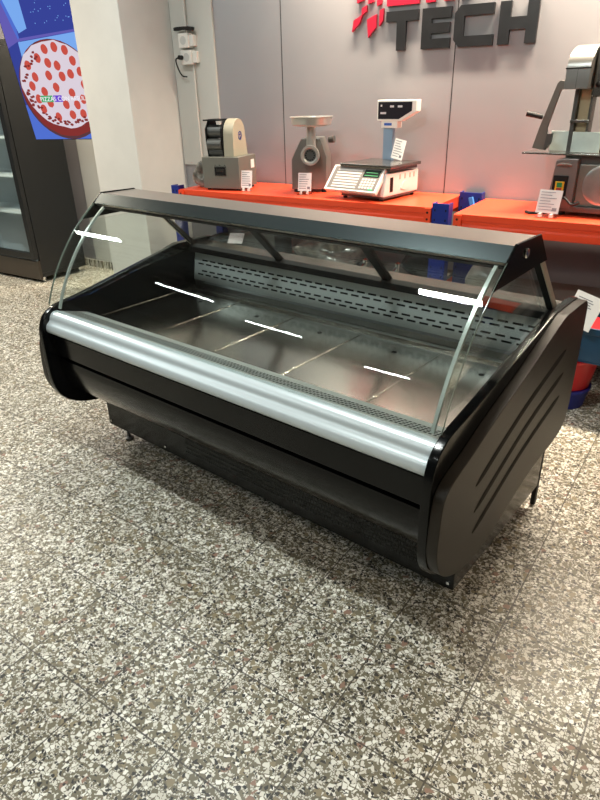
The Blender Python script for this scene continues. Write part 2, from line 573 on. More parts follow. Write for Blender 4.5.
# inside of the well: liner, pans, grilles
b = MB().prism(vz([(1.345, .70), (1.47, .648), (2.16, .648), (2.165, .70), (2.2, .86), (2.26, .86), (2.26, .55), (1.345, .55)]), 'x', U(UL), U(UR))
liner = b.build('well_liner', M_LINER, counter)
for s, u_in in ((1, UL), (-1, UR)):
    MB().prism(vz([(1.37, .71), (1.47, .655), (2.16, .655), (2.2, .862), (1.8, .842), (1.5, .782), (1.38, .76)]), 'x', U(u_in), U(u_in + s * .006)).build('side_liner', mat('dark_liner', (34, 36, 38), .2, .8), counter)
pu = [UL + .012, -2.13, -1.757, -1.383, -1.005, UR - .012]
for k in range(5):
    a, c = pu[k] + .001, pu[k + 1] - .001
    pb = MB()
    pb.box(U(a), U(c), V(1.475), V(2.15), .656, .661)
    for e in (a, c - .0022):
        pb.box(U(e), U(e) + .0022, V(1.475), V(2.10), .661, .6632)
    pb.box(U(a), U(c), V(2.10), V(2.155), .661, .672)
    pn = pb.build('pan', M_PAN, counter, bevel=.0008)
    MB().cyl((U((a + c) / 2 + .03), V(1.98), .6605), (U((a + c) / 2 + .03), V(1.98), .6618), .011, n=16).build('finger_hole', M_BLACKM, pn)
# front air grille strip, sloping from the glass down to the pans
gr = MB()
p0, p1 = Vector((0, V(1.352), .739)), Vector((0, V(1.485), .698))
dv = (p1 - p0)
nrm = Vector((0, -dv.z, dv.y)).normalized()
ux0, ux1 = U(UL) + .008, U(UR) - .008
def gq(a, t0, t1, c, lift, mi):
    q = [p0 + dv * t0 + nrm * lift, p0 + dv * t1 + nrm * lift]
    gr.add([(a, q[0].y, q[0].z), (c, q[0].y, q[0].z), (c, q[1].y, q[1].z), (a, q[1].y, q[1].z)], [(0, 1, 2, 3)], mi)
qq = [(p0 - nrm * .004), p0, p1, (p1 - nrm * .004)]
gr.prism([(q.y, q.z) for q in qq], 'x', ux0, ux1)
nh = 120
st = (ux1 - ux0) / nh
for k in range(nh):
    for r in range(4):
        t0 = .10 + r * .14
        gq(ux0 + st * (k + .2), t0, t0 + .09, ux0 + st * (k + .82), .0006, 1)
gr.build('air_grille', [mat('grille_bright', (196, 198, 194), .4, .4), M_BLACKM], counter)
# perforated back wall
bw = MB()
q0, q1 = Vector((0, V(2.158), .70)), Vector((0, V(2.188), .86))
dd = q1 - q0
nn = Vector((0, -dd.z, dd.y)).normalized()
bw.prism([(q.y, q.z) for q in (q0, q1, q1 - nn * .004, q0 - nn * .004)], 'x', ux0, ux1)
for r, t0 in enumerate((.18, .30, .52, .64)):
    n_s = 31
    for k in range(n_s):
        a = ux0 + .03 + (k + .5 * (r % 2)) * (ux1 - ux0 - .08) / n_s
        z_a, z_b = q0 + dd * t0 + nn * .0007, q0 + dd * (t0 + .05) + nn * .0007
        c = a + .041
        bw.add([(a, z_a.y, z_a.z), (c, z_a.y, z_a.z), (c, z_b.y, z_b.z), (a, z_b.y, z_b.z)], [(0, 1, 2, 3)], 1)
bw.build('back_grille', [M_GRILLE, M_BLACKM], counter)
MB().box(U(UL) + .1, U(UR) - .08, V(2.13), V(2.168), .672, .70).build('rear_step', M_LINER, counter, bevel=.003)

# rear frame: sill, mullions, glass, ledge
MB().prism(vz([(2.15, .85), (2.148, .88), (2.172, .892), (2.197, .886)]), 'x', U(UL), U(UR)).build('rear_sill', M_BLACKM, counter, bevel=.003)
MB().box(U(UL), U(UR), V(2.198), V(2.315), .845, .88).build('rear_ledge', M_STEEL, counter, bevel=.003)
MB().box(U(UL), U(UR), V(2.26), V(2.31), .34, .845).build('rear_panel', M_BLACK, counter)
M_TRIM = mat('trim_metal', (206, 196, 180), .35, .6)
ra, rb = (1.945, 1.115), (2.18, .885)
dn = (math.cos(math.atan2(.23, .235)), math.sin(math.atan2(.235, .23)))
def slab(o): return [(ra[0] - .0 + o * .7, ra[1] + o * .7), (rb[0] + o * .7, rb[1] + o * .7)]
def bar(u_, wdt, m, name, th=.018):
    a, c = slab(-th / 2), slab(th / 2)
    return MB().prism(vz([a[0], a[1], c[1], c[0]]), 'x', U(u_ - wdt / 2), U(u_ + wdt / 2)).build(name, m, counter, bevel=.002)
for u_ in (UL + .012, -1.93, -1.33, UR - .014):
    bar(u_, .042 if -2.5 < u_ < -.7 else .03, M_BLACKM, 'rear_mullion')
bar(UR - .001, .006, M_TRIM, 'rear_mullion_trim', .024)
bar(UL + .001, .006, M_TRIM, 'rear_mullion_trim', .024)
gs = (UL + .02, -1.93, -1.33, UR - .02)
for k in range(3):
    a, c = slab(-.003), slab(.003)
    MB().prism(vz([a[0], a[1], c[1], c[0]]), 'x', U(gs[k]), U(gs[k + 1])).build('rear_glass', M_GLASS2, counter)

# canopy
UCL, UCR = -2.60, -.622
cp = MB().prism(vz([(1.655, 1.163), (1.70, 1.201), (1.885, 1.198), (1.955, 1.125), (1.945, 1.112), (1.87, 1.165), (1.72, 1.17), (1.67, 1.15)]), 'x', U(UCL) + .006, U(UCR) - .006)
cp.build('canopy', mat('canopy_steel', (160, 149, 141), .36, .8, var=.04, vscale=3), counter, bevel=.0015)
MB().prism(vz([(1.653, 1.162), (1.698, 1.2005), (1.6955, 1.2025), (1.6505, 1.164)]), 'x', U(UCL) + .007, U(UCR) - .007).build('canopy_glare_strip', mat('dimmed_front_metal', (88, 98, 100), .22, .85), counter)  # dark strip added so its colour dims the lamp glare on this face
MB().prism(vz([(1.668, 1.148), (1.72, 1.168), (1.87, 1.163), (1.944, 1.11), (1.93, 1.104), (1.86, 1.15), (1.73, 1.155), (1.675, 1.138)]), 'x', U(UCL) + .008, U(UCR) - .008).build('canopy_underside', M_BLACKM, counter)
for u_, s in ((UCL, 1), (UCR, -1)):
    cap = MB().prism(vz([(1.70, 1.207), (1.886, 1.203), (1.972, 1.108), (1.90, 1.108), (1.57, 1.102)]), 'x', U(u_), U(u_) + s * .008).build('canopy_end_cap', M_BLACK, counter, bevel=.001)
    MB().lathe([(.0, 0), (.014, 0), (.015, .003), (.012, .006), (0, .007)], (0, 0, 0), 20, T=Matrix.Translation((U(u_), V(1.775), 1.168)) @ Matrix.Rotation(-s * PI / 2, 4, 'Y')).build('cap_screw', M_CHROME, cap)

# curved front glass and side glasses
arc_o, arc_i = garc(.745, 1.168, 24), garc(.745, 1.168, 24, -.006)
gl = MB()
gl.prism(vz(arc_o + arc_i[::-1]), 'x', U(-2.592), U(-.626), smooth=True)
front = gl.build('front_glass', M_GLASS, counter)
e1, e2 = garc(.765, 1.165, 24, .0004), garc(.765, 1.165, 24, -.0064)
for u_ in (-2.5925, -.6255):
    MB().prism(vz(e1 + e2[::-1]), 'x', U(u_) - .0008, U(u_) + .0008, smooth=True).build('glass_edge', M_EDGE, front)
for u_, wd in ((-2.515, .0055), (-.655, .0055)):
    s1_, s2_ = garc(.76, 1.16, 24, -.0065), garc(.76, 1.16, 24, -.016)
    MB().prism(vz(s1_ + s2_[::-1]), 'x', U(u_ - wd), U(u_ + wd), smooth=True).build('glass_seal', mat('seal', (178, 184, 180), .25, .2), counter)
for u_ in (-2.515, -.655):
    side = [p for p in garc(.79, 1.12, 16, -.017)] + [(1.935, 1.11), (2.165, .885), (2.1, .872), (1.8, .842), (1.5, .785)]
    MB().prism(vz(side), 'x', U(u_) - .0025, U(u_) + .0025).build('side_glass', M_GLASS, counter)

# ------------------------------------------------------------------ racks
SZ = .95


def rack(name, label, x0, x1, y0, y1, SZ, posts):
    rot = 0
    t = thing(name, label, 'rack', (x0, y0, 0), rot)
    W, D = x1 - x0, y1 - y0
    MB().box(0, W, 0, D, SZ - .018, SZ).build('top_deck', M_ORANGE, t, bevel=.002)
    for nm, ya, yb, s in (('front_beam', -.004, .04, -1), ('rear_beam', D - .04, D, 1)):
        z = SZ - .0
        if s < 0:
            pr = [(yb, z - .001), (ya, z - .001), (ya, z - .035), (ya + .008, z - .042), (ya + .008, z - .062), (ya, z - .068), (ya, z - .10), (ya + .006, z - .108), (yb, z - .108)]
        else:
            pr = [(ya, z - .019), (yb, z - .019), (yb, z - .108), (ya, z - .108)]
        MB().prism(pr, 'x', 0, W).build(nm, M_ORANGE, t, bevel=.002)
    for xa in (0, W - .03):
        MB().box(xa, xa + .03, .04, D - .04, SZ - .07, SZ - .018).build('side_beam', M_ORANGE, t)
    MB().box(0, W, .0, D, .40, .43).build('lower_deck', M_DECK, t, bevel=.002)
    for nm, ya in (('lower_front_beam', -.004), ('lower_rear_beam', D - .04)):
        MB().box(0, W, ya, ya + .04, .33, .40).build(nm, M_ORANGE, t)
    for p, px, wx in posts:
        py = -.012 if 'f' in p else D - .075
        po = MB().box(px, px + wx, py, py + .012, 0, SZ + .026).box(px, px + .008, py + .012, py + .07, 0, SZ + .026).box(px + wx - .008, px + wx, py + .012, py + .07, 0, SZ + .026)
        for k in range(16):
            for dx in (.014, wx - .022):
                po.box(px + dx, px + dx + .008, py - .0006, py + .001, .06 + k * .058, .06 + k * .058 + .014, 1)
        po.build('upright', [M_BLUE, M_BLACKM], t)
    for px in (0, W - .045):
        br = MB().box(px, px + .045, -.018, -.004, SZ - .135, SZ - .004)
        for z in (SZ - .03, SZ - .07, SZ - .115):
            br.cyl((px + .022, -.0188, z), (px + .022, -.0175, z), .007, n=10, mi=1)
        br.build('beam_bracket', [M_ORANGE, M_BLACKM], t)
    return t


SR = .935
rl = rack('storage_rack', 'left orange and blue steel rack carrying scale, grinder and grey machine', -3.42, -1.375, 3.69, 4.25, SZ, (('fl', -.075, .07), ('bl', -.075, .07), ('fr', 2.05, .105), ('br', 2.05, .15)))
rr = rack('storage_rack', 'right orange and blue steel rack carrying the bone saw', -1.212, .9, 3.632, 4.25, SR, (('fr', 2.12, .08), ('br', 2.12, .08)))
# light blue brace behind the shared upright
MB().tube([(2.26, .46, .55), (2.135, .46, .95)], .018, 4).build('brace', M_LTBLUE, rl)


# ------------------------------------------------------------------ things on the racks
def ground_bundle(name, label, cat, loc, size, seed, m=M_WRAP, n=5, rough=.18):
    rnd = random.Random(seed)
    bm = bmesh.new()
    bmesh.ops.create_icosphere(bm, subdivisions=4, radius=1)
    ph = [(rnd.uniform(2, 5), rnd.uniform(2, 5), rnd.uniform(2, 5), rnd.uniform(0, 6)) for _ in range(n)]
    for v in bm.verts:
        p = v.co.copy()
        k = 1 + sum(rough / n * math.sin(a * p.x + d) * math.cos(b_ * p.y - d) * math.sin(c * p.z + 2 * d) for a, b_, c, d in ph) * 2 + rnd.uniform(-.02, .02)
        z = max(p.z, -.75)
        v.co = Vector((p.x * k * size[0], p.y * k * size[1], (max(z * k, -.75) + .75) * size[2] / 1.75 + .001))
    for f in bm.faces: f.smooth = True
    me = bpy.data.meshes.new(name)
    bm.to_mesh(me); bm.free()
    me.materials.append(m)
    o = bpy.data.objects.new(name, me)
    C.objects.link(o)
    o.location = loc
    return tag(o, label, cat)


def price_card(label, loc, rotz, w=.085, h=.11, tilt=.2, m=M_PAPER, stand=True, roll=0):
    t = thing('price_card', label, 'price card', loc, rotz, 'printed price cards')
    T = Matrix.Translation((0, .0, .022 if stand else 0)) @ Matrix.Rotation(-tilt, 4, 'X') @ Matrix.Translation((0, 0, w / 2 * abs(math.sin(roll)))) @ Matrix.Rotation(roll, 4, 'Y')
    k = MB().box(-w / 2, w / 2, -.001, .001, 0, h, T=T)
    rnd = random.Random(int(loc[0] * 1000))
    for i in range(7):
        z = h * (.88 - i * .125)
        k.box(-w * .42, w * (-.42 + rnd.uniform(.45, .8)), -.0018, -.0012, z, z + h * .03, 1, T=T)
    k.box(w * .2, w * .4, -.0018, -.0012, h * .1, h * .24, 1, T=T)
    k.build('card', [m, M_INK], t)
    if stand:
        b = MB()
        b.box(-w / 2, w / 2, .003, .006, -.02, h * .9, T=T)
        b.box(-w / 2, w / 2, -.03, .05, 0, .003)
        b.build('card_stand', M_ACRYL, t)
        for x in (-.25, .25):
            MB().box(w * (x - .05), w * (x + .05), -.028, .01, .003, .02).build('clip', M_WHITE, t)
    return t


# (1) grey roller machine with cream cover
dm = thing('roller_machine', 'grey steel roller machine with cream half round cover on left rack', 'machine', (-3.205, 3.727, SZ + .0015), .18)
MB().box(0, .305, 0, .29, .012, .232).build('body', M_MGREY, dm, bevel=.004)
for x in (.03, .275):
    for y in (.03, .26):
        MB().cyl((x, y, 0), (x, y, .014), .015, n=14).build('foot', M_RUBBER, dm)
pl = MB().box(.105, .195, -.003, .001, .105, .165).build('nameplate', M_BLACKM, dm, bevel=.002)
MB().box(.103, .197, -.0036, -.002, .103, .108).box(.103, .197, -.0036, -.002, .162, .167).box(.103, .107, -.0036, -.002, .103, .167).box(.193, .197, -.0036, -.002, .103, .167).box(.118, .18, -.0036, -.002, .132, .15).build('plate_border', M_CHROME, pl)
for x in (.11, .15, .19):
    MB().cyl((x, -.004, .176), (x, .001, .176), .004, n=10).build('rivet', M_CHROME, dm)
# cover: half round in (y,z), thick in x
cov = [(.03, .232), (.035, .38)] + [(.135 - .10 * math.cos(a), .38 + .105 * math.sin(a)) for a in [PI * i / 16 for i in range(1, 16)]] + [(.235, .37), (.262, .232)]
cv = MB().prism(cov, 'x', .175, .255, smooth=True).build('cover', M_CREAM, dm, bevel=.004, angle=50)
em = MB()
T = Matrix.Translation((.2555, .145, .37)) @ Matrix.Rotation(PI / 2, 4, 'Y')
em.lathe([(.03, 0), (.03, .001), (.022, .001), (.022, 0)], n=24, T=T, closed=True)
em.box(-.012, .0, -.012, .012, 0, .001, T=T).box(.006, .02, -.004, .012, 0, .001, T=T)
em.build('round_emblem', mat('emblem_blue', (44, 48, 120), .4), cv)
MB().box(.304, .3065, .2, .255, .14, .2).build('data_label', M_PAPER, dm)
rm = MB()
sp = [(.05, .232), (.03, .34), (.03, .42), (.08, .475), (.18, .475), (.21, .40), (.21, .232)]
rm.prism(sp, 'x', .155, .172).prism(sp, 'x', .03, .042)
rm.build('roller_frame', M_BLACKM, dm, bevel=.002)
for (y, z, r) in ((.085, .40, .045), (.055, .315, .04), (.075, .265, .03)):
    MB().cyl((.042, y, z), (.155, y, z), r, n=20).build('roller', M_DKSTEEL, dm)
MB().box(.02, .155, .03, .20, .472, .482).build('hopper', M_BLACKM, dm)
price_card('white price card leaning at the right of the grey roller machine', (-2.86, 3.80, SZ + .0015), .25, .085, .12)

# (2) wrapped lump beside the pillar
ground_bundle('wrapped_bundle', 'crumpled clear plastic bundle between pillar and grey roller machine', 'bundle', (-3.335, 3.90, SZ), (.07, .09, .17), 3, rough=.42)

# (3) meat grinder
mg = thing('meat_grinder', 'stainless steel meat grinder with round top tray on left rack', 'meat grinder', (-2.43, 4.03, SZ + .0015), .38)
bo = [(-.13, .02), (.12, .02), (.12, .235), (.075, .355), (-.06, .355), (-.13, .22)]
MB().prism(bo, 'y', -.11, .14).build('body', mat('polished_steel', (156, 152, 146), .32, .75, var=.1, vscale=5), mg, bevel=.006)
for x in (-.1, .1):
    for y in (-.09, .12):
        MB().cyl((x, y, 0), (x, y, .022), .018, n=14).build('foot', M_RUBBER, mg)
fr_ = MB()
fr_.cyl((0.02, -.11, .255), (.02, -.20, .255), .052, .056, n=28)
hd = fr_.build('grinding_head', M_STEEL, mg)
MB().lathe([(.03, 0), (.064, 0), (.066, .012), (.064, .03), (.05, .03)], n=28, T=Matrix.Translation((.02, -.19, .255)) @ Matrix.Rotation(PI / 2, 4, 'X'), closed=True).build('ring_nut', M_BRIGHT, hd)
hl = MB().cyl((.02, -.2, .255), (.02, -.206, .255), .046, n=28)
hl.build('plate', M_DKSTEEL, hd)
hh = MB()
for k in range(12):
    a = k * PI / 6
    hh.cyl((.02 + .03 * math.cos(a), -.2062, .255 + .03 * math.sin(a)), (.02 + .03 * math.cos(a), -.207, .255 + .03 * math.sin(a)), .005, n=8)
hh.build('plate_holes', M_BLACKM, hd)
MB().tube([(.02, -.15, .29), (.02, -.15, .44)], .03, 20, radii=[.034, .03]).build('feed_neck', M_BRIGHT, mg)
MB().lathe([(.02, .43), (.11, .437), (.134, .447), (.141, .49), (.148, .492), (.148, .495), (.138, .495), (.13, .452), (.105, .443), (.03, .438)], (.02, -.13, 0), 40, closed=True).build('tray', M_BRIGHT, mg)
kn = MB().cyl((.125, -.02, .34), (.165, -.03, .345), .02, .024, n=16)
kn.build('lock_knob', M_DKSTEEL, mg)
price_card('white price card leaning against the front of the meat grinder', (-2.375, 3.83, SZ + .0015), .3, .095, .12)

# (4) label printing scale
sc = thing('label_scale', 'white label printing scale with keyboard and pole display on left rack', 'scale', (-1.885, 3.975, SZ + .0015), -.16)
MB().prism([(-.20, .025), (.215, .025), (.215, .165), (-.165, .165)], 'x', -.16, .19).build('body', M_WHITE, sc, bevel=.01)
MB().box(-.155, .185, -.195, .21, .014, .028).build('base_plate', M_DKSTEEL, sc)
for x in (-.13, .16):
    for y in (-.18, .19):
        MB().cyl((x, y, 0), (x, y, .026), .014, n=12).build('foot', M_RUBBER, sc)
kbT = Matrix.Translation((-.035, -.245, .04)) @ Matrix.Rotation(math.radians(48), 4, 'X')
kb = MB().box(-.215, .205, 0, .19, 0, .03, T=kbT).build('keyboard_panel', M_WHITE, sc, bevel=.006)
kk = MB().box(-.195, .19, .012, .178, .0302, .0312, T=kbT)
kk.build('keyboard_face', mat('key_grey', (112, 104, 100), .5), kb)
M_KEYS = mat('key_white', (196, 190, 186), .5)
k2 = MB()
for r in range(7):
    k2.box(-.165, .035, .022 + r * .021, .033 + r * .021, .0312, .0325, T=kbT)
k2.build('label_keys', M_KEYS, kb)
k3 = MB()
for r in range(4):
    for c_ in range(5):
        k3.box(.06 + c_ * .023, .077 + c_ * .023, .025 + r * .02, .039 + r * .02, .0312, .0325, T=kbT)
k3.build('number_keys', M_KEYS, kb)
MB().box(.055, .18, .11, .165, .0312, .0328, T=kbT).build('screen', mat('lcd', (30, 42, 36), .2), kb)
MB().box(.065, .17, .118, .124, .0328, .0333, T=kbT).box(.07, .16, .14, .145, .0328, .0333, T=kbT).build('digits', mat('lcd_green', (60, 130, 84), .4), kb)
MB().box(.14, .175, .014, .024, .0312, .0328, T=kbT).build('print_key', mat('key_green', (60, 160, 110), .4), kb)
pt = MB().box(-.19, .215, -.165, .20, .195, .215).build('platter', M_STEEL, sc, bevel=.004)
MB().box(-.17, .195, -.145, .18, .176, .194).build('platter_frame', M_DKSTEEL, sc)
MB().box(.189, .192, -.13, -.095, .05, .14).build('paper_slot', M_BLACKM, sc)
dome = MB().prism([(.05, .045)] + [(.05 - .055 * math.cos(PI * i / 10), .06 + .045 * math.sin(PI * i / 10)) for i in range(11)][::-1][::-1], 'x', .189, .196)
dome.build('side_handle', M_WHITE, sc, bevel=.002)
for y in (-.02, .04, .1, .15):
    MB().box(.189, .1925, y, y + .012, .12, .15).build('side_latch', mat('latch', (198, 172, 160), .5), sc)
MB().box(-.075, .0, .165, .195, .165, .455).build('display_pole', mat('pole_blue_grey', (128, 150, 174), .35), sc, bevel=.003)
MB().box(-.085, .045, .15, .205, .415, .465).build('pole_head', M_WHITE, sc, bevel=.004)
lb = MB().box(-.06, .0, .1485, .15, .43, .445)
lb.build('blue_badge', mat('badge_blue', (46, 88, 176), .4), sc)
dp = [(-.115, .458), (.075, .458), (.19, .515), (.19, .585), (-.115, .585)]
ds = MB().prism(dp, 'y', .14, .20).build('display_housing', M_WHITE, sc, bevel=.006)
dp2 = [(-.104, .47), (.06, .47), (.158, .52), (.158, .573), (-.104, .573)]
MB().prism(dp2, 'y', .1385, .141).build('display_screen', mat('display_dark', (40, 38, 44), .2), ds)
tx = MB()
for (x, z, ww) in ((-.085, .545, .012), (-.01, .54, .03), (.05, .54, .035), (-.085, .5, .045)):
    tx.box(x, x + ww, .1378, .1386, z, z + .012)
tx.build('display_marks', mat('display_text', (196, 190, 196), .5), ds)
price_card('white price card standing on the platter of the white scale', (-1.80, 4.08, SZ + .219), -.1, .085, .125, .12, stand=False, roll=.2)

# (5) bone saw
bs = thing('bone_saw', 'stainless steel band bone saw with tall wheel housing on right rack', 'bone saw', (-.695, 3.80, SR + .0015), -.1)
T0 = None
MB().prism([(-.06, .03), (.085, .03), (.085, .30), (.0, .30), (-.035, .29)], 'y', .03, .10).build('motor_column', mat('saw_grey', (132, 124, 121), .38, .5), bs, bevel=.008)
cab = MB().box(.085, .50, .06, .40, .05, .27).build('lower_housing', M_MGREY, bs, bevel=.006)
MB().lathe([(.0, 0), (.10, .0), (.108, .004), (.10, .008), (.085, .005), (.07, .008), (.05, .005), (.03, .008), (0, .008)], n=40, T=Matrix.Translation((.225, .062, .165)) @ Matrix.Rotation(PI / 2, 4, 'X')).build('lower_wheel_cover', mat('swirl_steel', (186, 186, 182), .3, .7, var=.2, vscale=9), cab)
sw = MB().box(-.035, .045, .024, .032, .10, .21).build('switch_box', M_BLACKM, bs, bevel=.003)
MB().box(-.018, .030, .019, .025, .115, .18).build('switch_bezel', mat('yellow', (222, 176, 40), .4), sw, bevel=.002)
MB().box(-.008, .020, .015, .02, .15, .174).build('green_button', mat('green', (40, 130, 70), .4), sw)
MB().box(-.008, .020, .015, .02, .12, .146).build('red_button', mat('red', (150, 50, 50), .4), sw)
MB().tube([(-.02, .025, .265), (.0, .01, .272), (.03, .01, .272), (.05, .025, .265)], .006, 8).build('column_handle', M_DKSTEEL, bs)
MB().box(-.02, .5, .03, .42, .02, .05).build('base_plate', M_DKSTEEL, bs, bevel=.003)
for x in (.02, .46):
    for y in (.06, .38):
        MB().lathe([(.03, 0), (.024, .05)], (x, y, 0), 14).build('foot', M_RUBBER, bs)
tb = MB().box(-.235, .55, .035, .42, .315, .324).build('cutting_table', M_STEEL, bs, bevel=.002)
MB().box(-.0, .5, .07, .38, .27, .315).build('table_support', M_DKSTEEL, bs)
hs_ = [(.03, .64), (.03, .74)] + [(.20 - .17 * math.cos(a), .74 + .11 * math.sin(a)) for a in [PI * i / 14 for i in range(1, 14)]] + [(.37, .74), (.37, .64)]
wh = MB().prism(hs_, 'x', -.055, .068, smooth=True).build('wheel_housing', mat('housing_steel', (158, 156, 152), .32, .8, var=.04), bs, bevel=.004, angle=50)
MB().box(-.057, .070, .026, .03, .735, .741).build('housing_seam', M_CHROME, wh)
MB().box(.004, .006, .0292, .0296, .64, .74).build('housing_joint', M_DKSTEEL, wh)
MB().box(.07, .16, .10, .36, .60, .84).build('door_plate', M_STEEL, bs, bevel=.01)
MB().cyl((.12, .15, .84), (.12, .15, .855), .022, n=20).build('tension_collar', M_BLACKM, bs)
MB().cyl((.12, .15, .855), (.12, .15, .93), .036, .034, n=24).build('tension_knob', M_STEEL, bs)
MB().cyl((.09, .12, .66), (.15, .04, .655), .016, n=14).build('lock_knob', M_BLACKM, bs)
MB().cyl((.12, .1, .755), (.12, .092, .755), .012, n=14).build('warning_light', mat('red2', (210, 30, 40), .3), bs)
MB().box(-.015, .005, .11, .30, .324, .64).build('blade_guard', M_DKSTEEL, bs, bevel=.002)
MB().box(.004, .07, .14, .19, .42, .64).build('blade_guide', mat('guide_cream', (196, 178, 146), .3, .3), bs, bevel=.01)
MB().box(.066, .078, .13, .20, .324, .64).build('guide_bar', M_STEEL, bs)
MB().box(-.015, .085, .095, .14, .475, .49).build('cross_bar', M_STEEL, bs, bevel=.002)
MB().box(.12, .5, .22, .36, .324, .62).build('rear_column', M_STEEL, bs, bevel=.006)
M_MARB = mat('pale_guard', (206, 220, 216), .3, 0, .5, var=.06, vscale=20)
MB().box(-.125, -.015, .165, .175, .326, .43).build('guard_plate', M_MARB, bs, bevel=.002)
MB().box(.01, .16, .10, .11, .326, .43).build('guard_plate', M_MARB, bs, bevel=.002)
# pusher arm with handle
arm = [(-.19, .345), (-.115, .335), (-.09, .37), (-.09, .42), (-.115, .42), (-.12, .45), (-.075, .64), (-.045, .64), (-.045, .675), (-.085, .685), (-.10, .67), (-.165, .45)]
pa = MB().prism(arm, 'y', .06, .078).build('pusher_arm', mat('arm_grey', (122, 114, 107), .4, .4), bs, bevel=.003)
MB().cyl((-.15, .055, .505), (-.235, .03, .525), .013, .015, n=14).build('pusher_handle', M_RUBBER, pa)
MB().prism([(-.12, .34), (-.085, .375), (-.08, .425), (-.11, .42)], 'y', .04, .06).build('pusher_pad', M_DKSTEEL, pa)
price_card('grey printed card in clear holder before the bone saw', (-.715, 3.72, SR + .0015), -.12, .125, .125, .3, mat('card_grey', (190, 188, 190), .5))
pc = MB().tube(crom([(-.85, 3.82, SR + .008), (-.82, 3.79, SR + .008), (-.79, 3.80, SR + .008), (-.72, 3.80, SR + .02), (-.655, 3.79, SR + .10), (-.60, 3.765, SR + .07), (-.56, 3.755, SR + .085)], 5), .007, 8)
tag(pc.build('power_cord', M_RUBBER), 'black power cord curling behind the grey card by the bone saw', 'cord')

# ------------------------------------------------------------------ lower shelf
LZ = .43
ground_bundle('wrapped_machine', 'crumpled clear plastic wrapped load on lower shelf seen through middle rear glass', 'bundle', (-2.25, 3.95, LZ), (.30, .15, .21), 11, rough=.34)
b = MB().box(-.16, .16, -.12, .12, 0, .2)
tag(b.build('storage_box', M_DKSTEEL, bevel=.006, loc=(-2.83, 3.98, LZ + .002)), 'dark grey box on lower shelf left of the wrapped load', 'box')
hose = thing('cable_coil', 'dark green black coil lying on the left of the lower shelf', 'coil', (-3.19, 3.95, LZ + .002))
cm = MB()
for k in range(5):
    cm.lathe([(.13 + .018 * math.cos(a), .025 + k * .024 + .016 * math.sin(a)) for a in [2 * PI * i / 8 for i in range(8)]], n=28, closed=True)
cm.build('coil', mat('coil_green', (34, 42, 36), .45), hose)
pc = MB().box(-.06, .06, -.001, .001, 0, .10, T=Matrix.Rotation(-.9, 4, 'X'))
tag(pc.build('paper_sheet', M_PAPER, loc=(-2.985, 3.77, LZ + .13), rotz=.3), 'white paper sheet lying against the box on lower shelf', 'paper')
for x, lab in ((-1.86, 'small chrome tap on lower shelf just right of the wrapped load'), (-1.62, 'small chrome tap on lower shelf beside blue rack upright')):
    t = thing('tap', lab, 'tap', (x, 3.78, LZ + .002), 0, 'chrome taps on the lower shelf')
    MB().lathe([(.026, 0), (.026, .01), (.014, .014), (.014, .10), (.02, .105), (.02, .125), (.006, .135)], n=16).build('tap_body', M_CHROME, t)
    MB().tube([(0, 0, .09), (0, -.04, .1), (0, -.07, .085)], .008, 8).build('spout', M_CHROME, t)
ground_bundle('plastic_sack', 'rounded grey translucent plastic sack on lower shelf of right rack', 'sack', (-1.0, 3.78, LZ), (.15, .14, .22), 21, mat('sack_grey', (120, 118, 112), .4, 0, .5, bump=.5, bscale=30, var=.2, vscale=20), rough=.08)
ground_bundle('dark_bundle', 'dark plastic wrapped bundle at the right end of the left lower shelf', 'bundle', (-1.56, 4.02, LZ), (.11, .12, .20), 31, mat('dark_wrap', (52, 52, 52), .22, .3, bump=.8, bscale=40))

# ------------------------------------------------------------------ crates behind the counter
tag(MB().lathe([(.0, 0), (.125, 0), (.145, .10), (.15, .10), (.15, .115), (.138, .115), (.12, .012), (0, .012)], n=36).build('bucket', mat('navy_plastic', (26, 34, 120), .35), loc=(-.43, 3.40, 0)), 'navy blue plastic bucket on the floor behind the right end panel', 'bucket')
tag(MB().lathe([(.0, 0), (.135, 0), (.165, .165), (.172, .165), (.172, .178), (.158, .178), (.13, .012), (0, .012)], n=36).build('bucket', mat('red_plastic', (176, 26, 30), .3), loc=(-.43, 3.40, .1165)), 'red plastic bucket stacked on the navy bucket behind the counter', 'bucket')
cr = thing('crate', 'dark teal blue plastic crate stacked on the red bucket', 'crate', (-.30, 3.42, .2955), -.05)
M_CR = mat('teal_plastic', (22, 66, 98), .35)
cb = MB().box(-.22, .26, -.15, .15, 0, .01).box(-.22, .26, -.15, -.14, .01, .19).box(-.22, .26, .14, .15, .01, .19).box(-.22, -.21, -.14, .14, .01, .19).box(.25, .26, -.14, .14, .01, .19)
cb.build('body', M_CR, cr, bevel=.004)
MB().box(-.235, .275, -.165, -.15, .16, .195).box(-.235, .275, .15, .165, .16, .195).box(-.235, -.22, -.15, .15, .16, .195).box(.26, .275, -.15, .15, .16, .195).build('rim', M_CR, cr, bevel=.004)
MB().box(-.20, -.05, -.166, -.15, .075, .09).build('rib', M_CR, cr, bevel=.004)
rbx = MB().box(-.13, .14, -.11, .11, 0, .16)
tag(rbx.build('carton', mat('red_card', (170, 24, 34), .4), bevel=.004, loc=(-.22, 3.43, .3075)), 'red carton standing inside the teal crate', 'carton')
t = thing('paper_sign', 'white printed paper sign leaning on the red carton behind the counter', 'paper sign', (-.40, 3.23, .50), -.3)
T = Matrix.Rotation(.2, 4, 'Y') @ Matrix.Rotation(-.35, 4, 'X')
sg = MB().box(-.075, .075, -.001, .001, 0, .17, T=T).build('sheet', M_PAPER, t)
k = MB()
for i in range(4): k.box(-.055, .02 + .01 * (i % 2), -.0018, -.0012, .14 - i * .012, .144 - i * .012, T=T)
k.build('printing', M_INK, sg)
cbl = MB().tube(crom([(-.12, 3.48, .008), (-.16, 3.35, .008), (-.05, 3.25, .008), (.1, 3.3, .008), (.2, 3.42, .008)], 6), .006, 8)
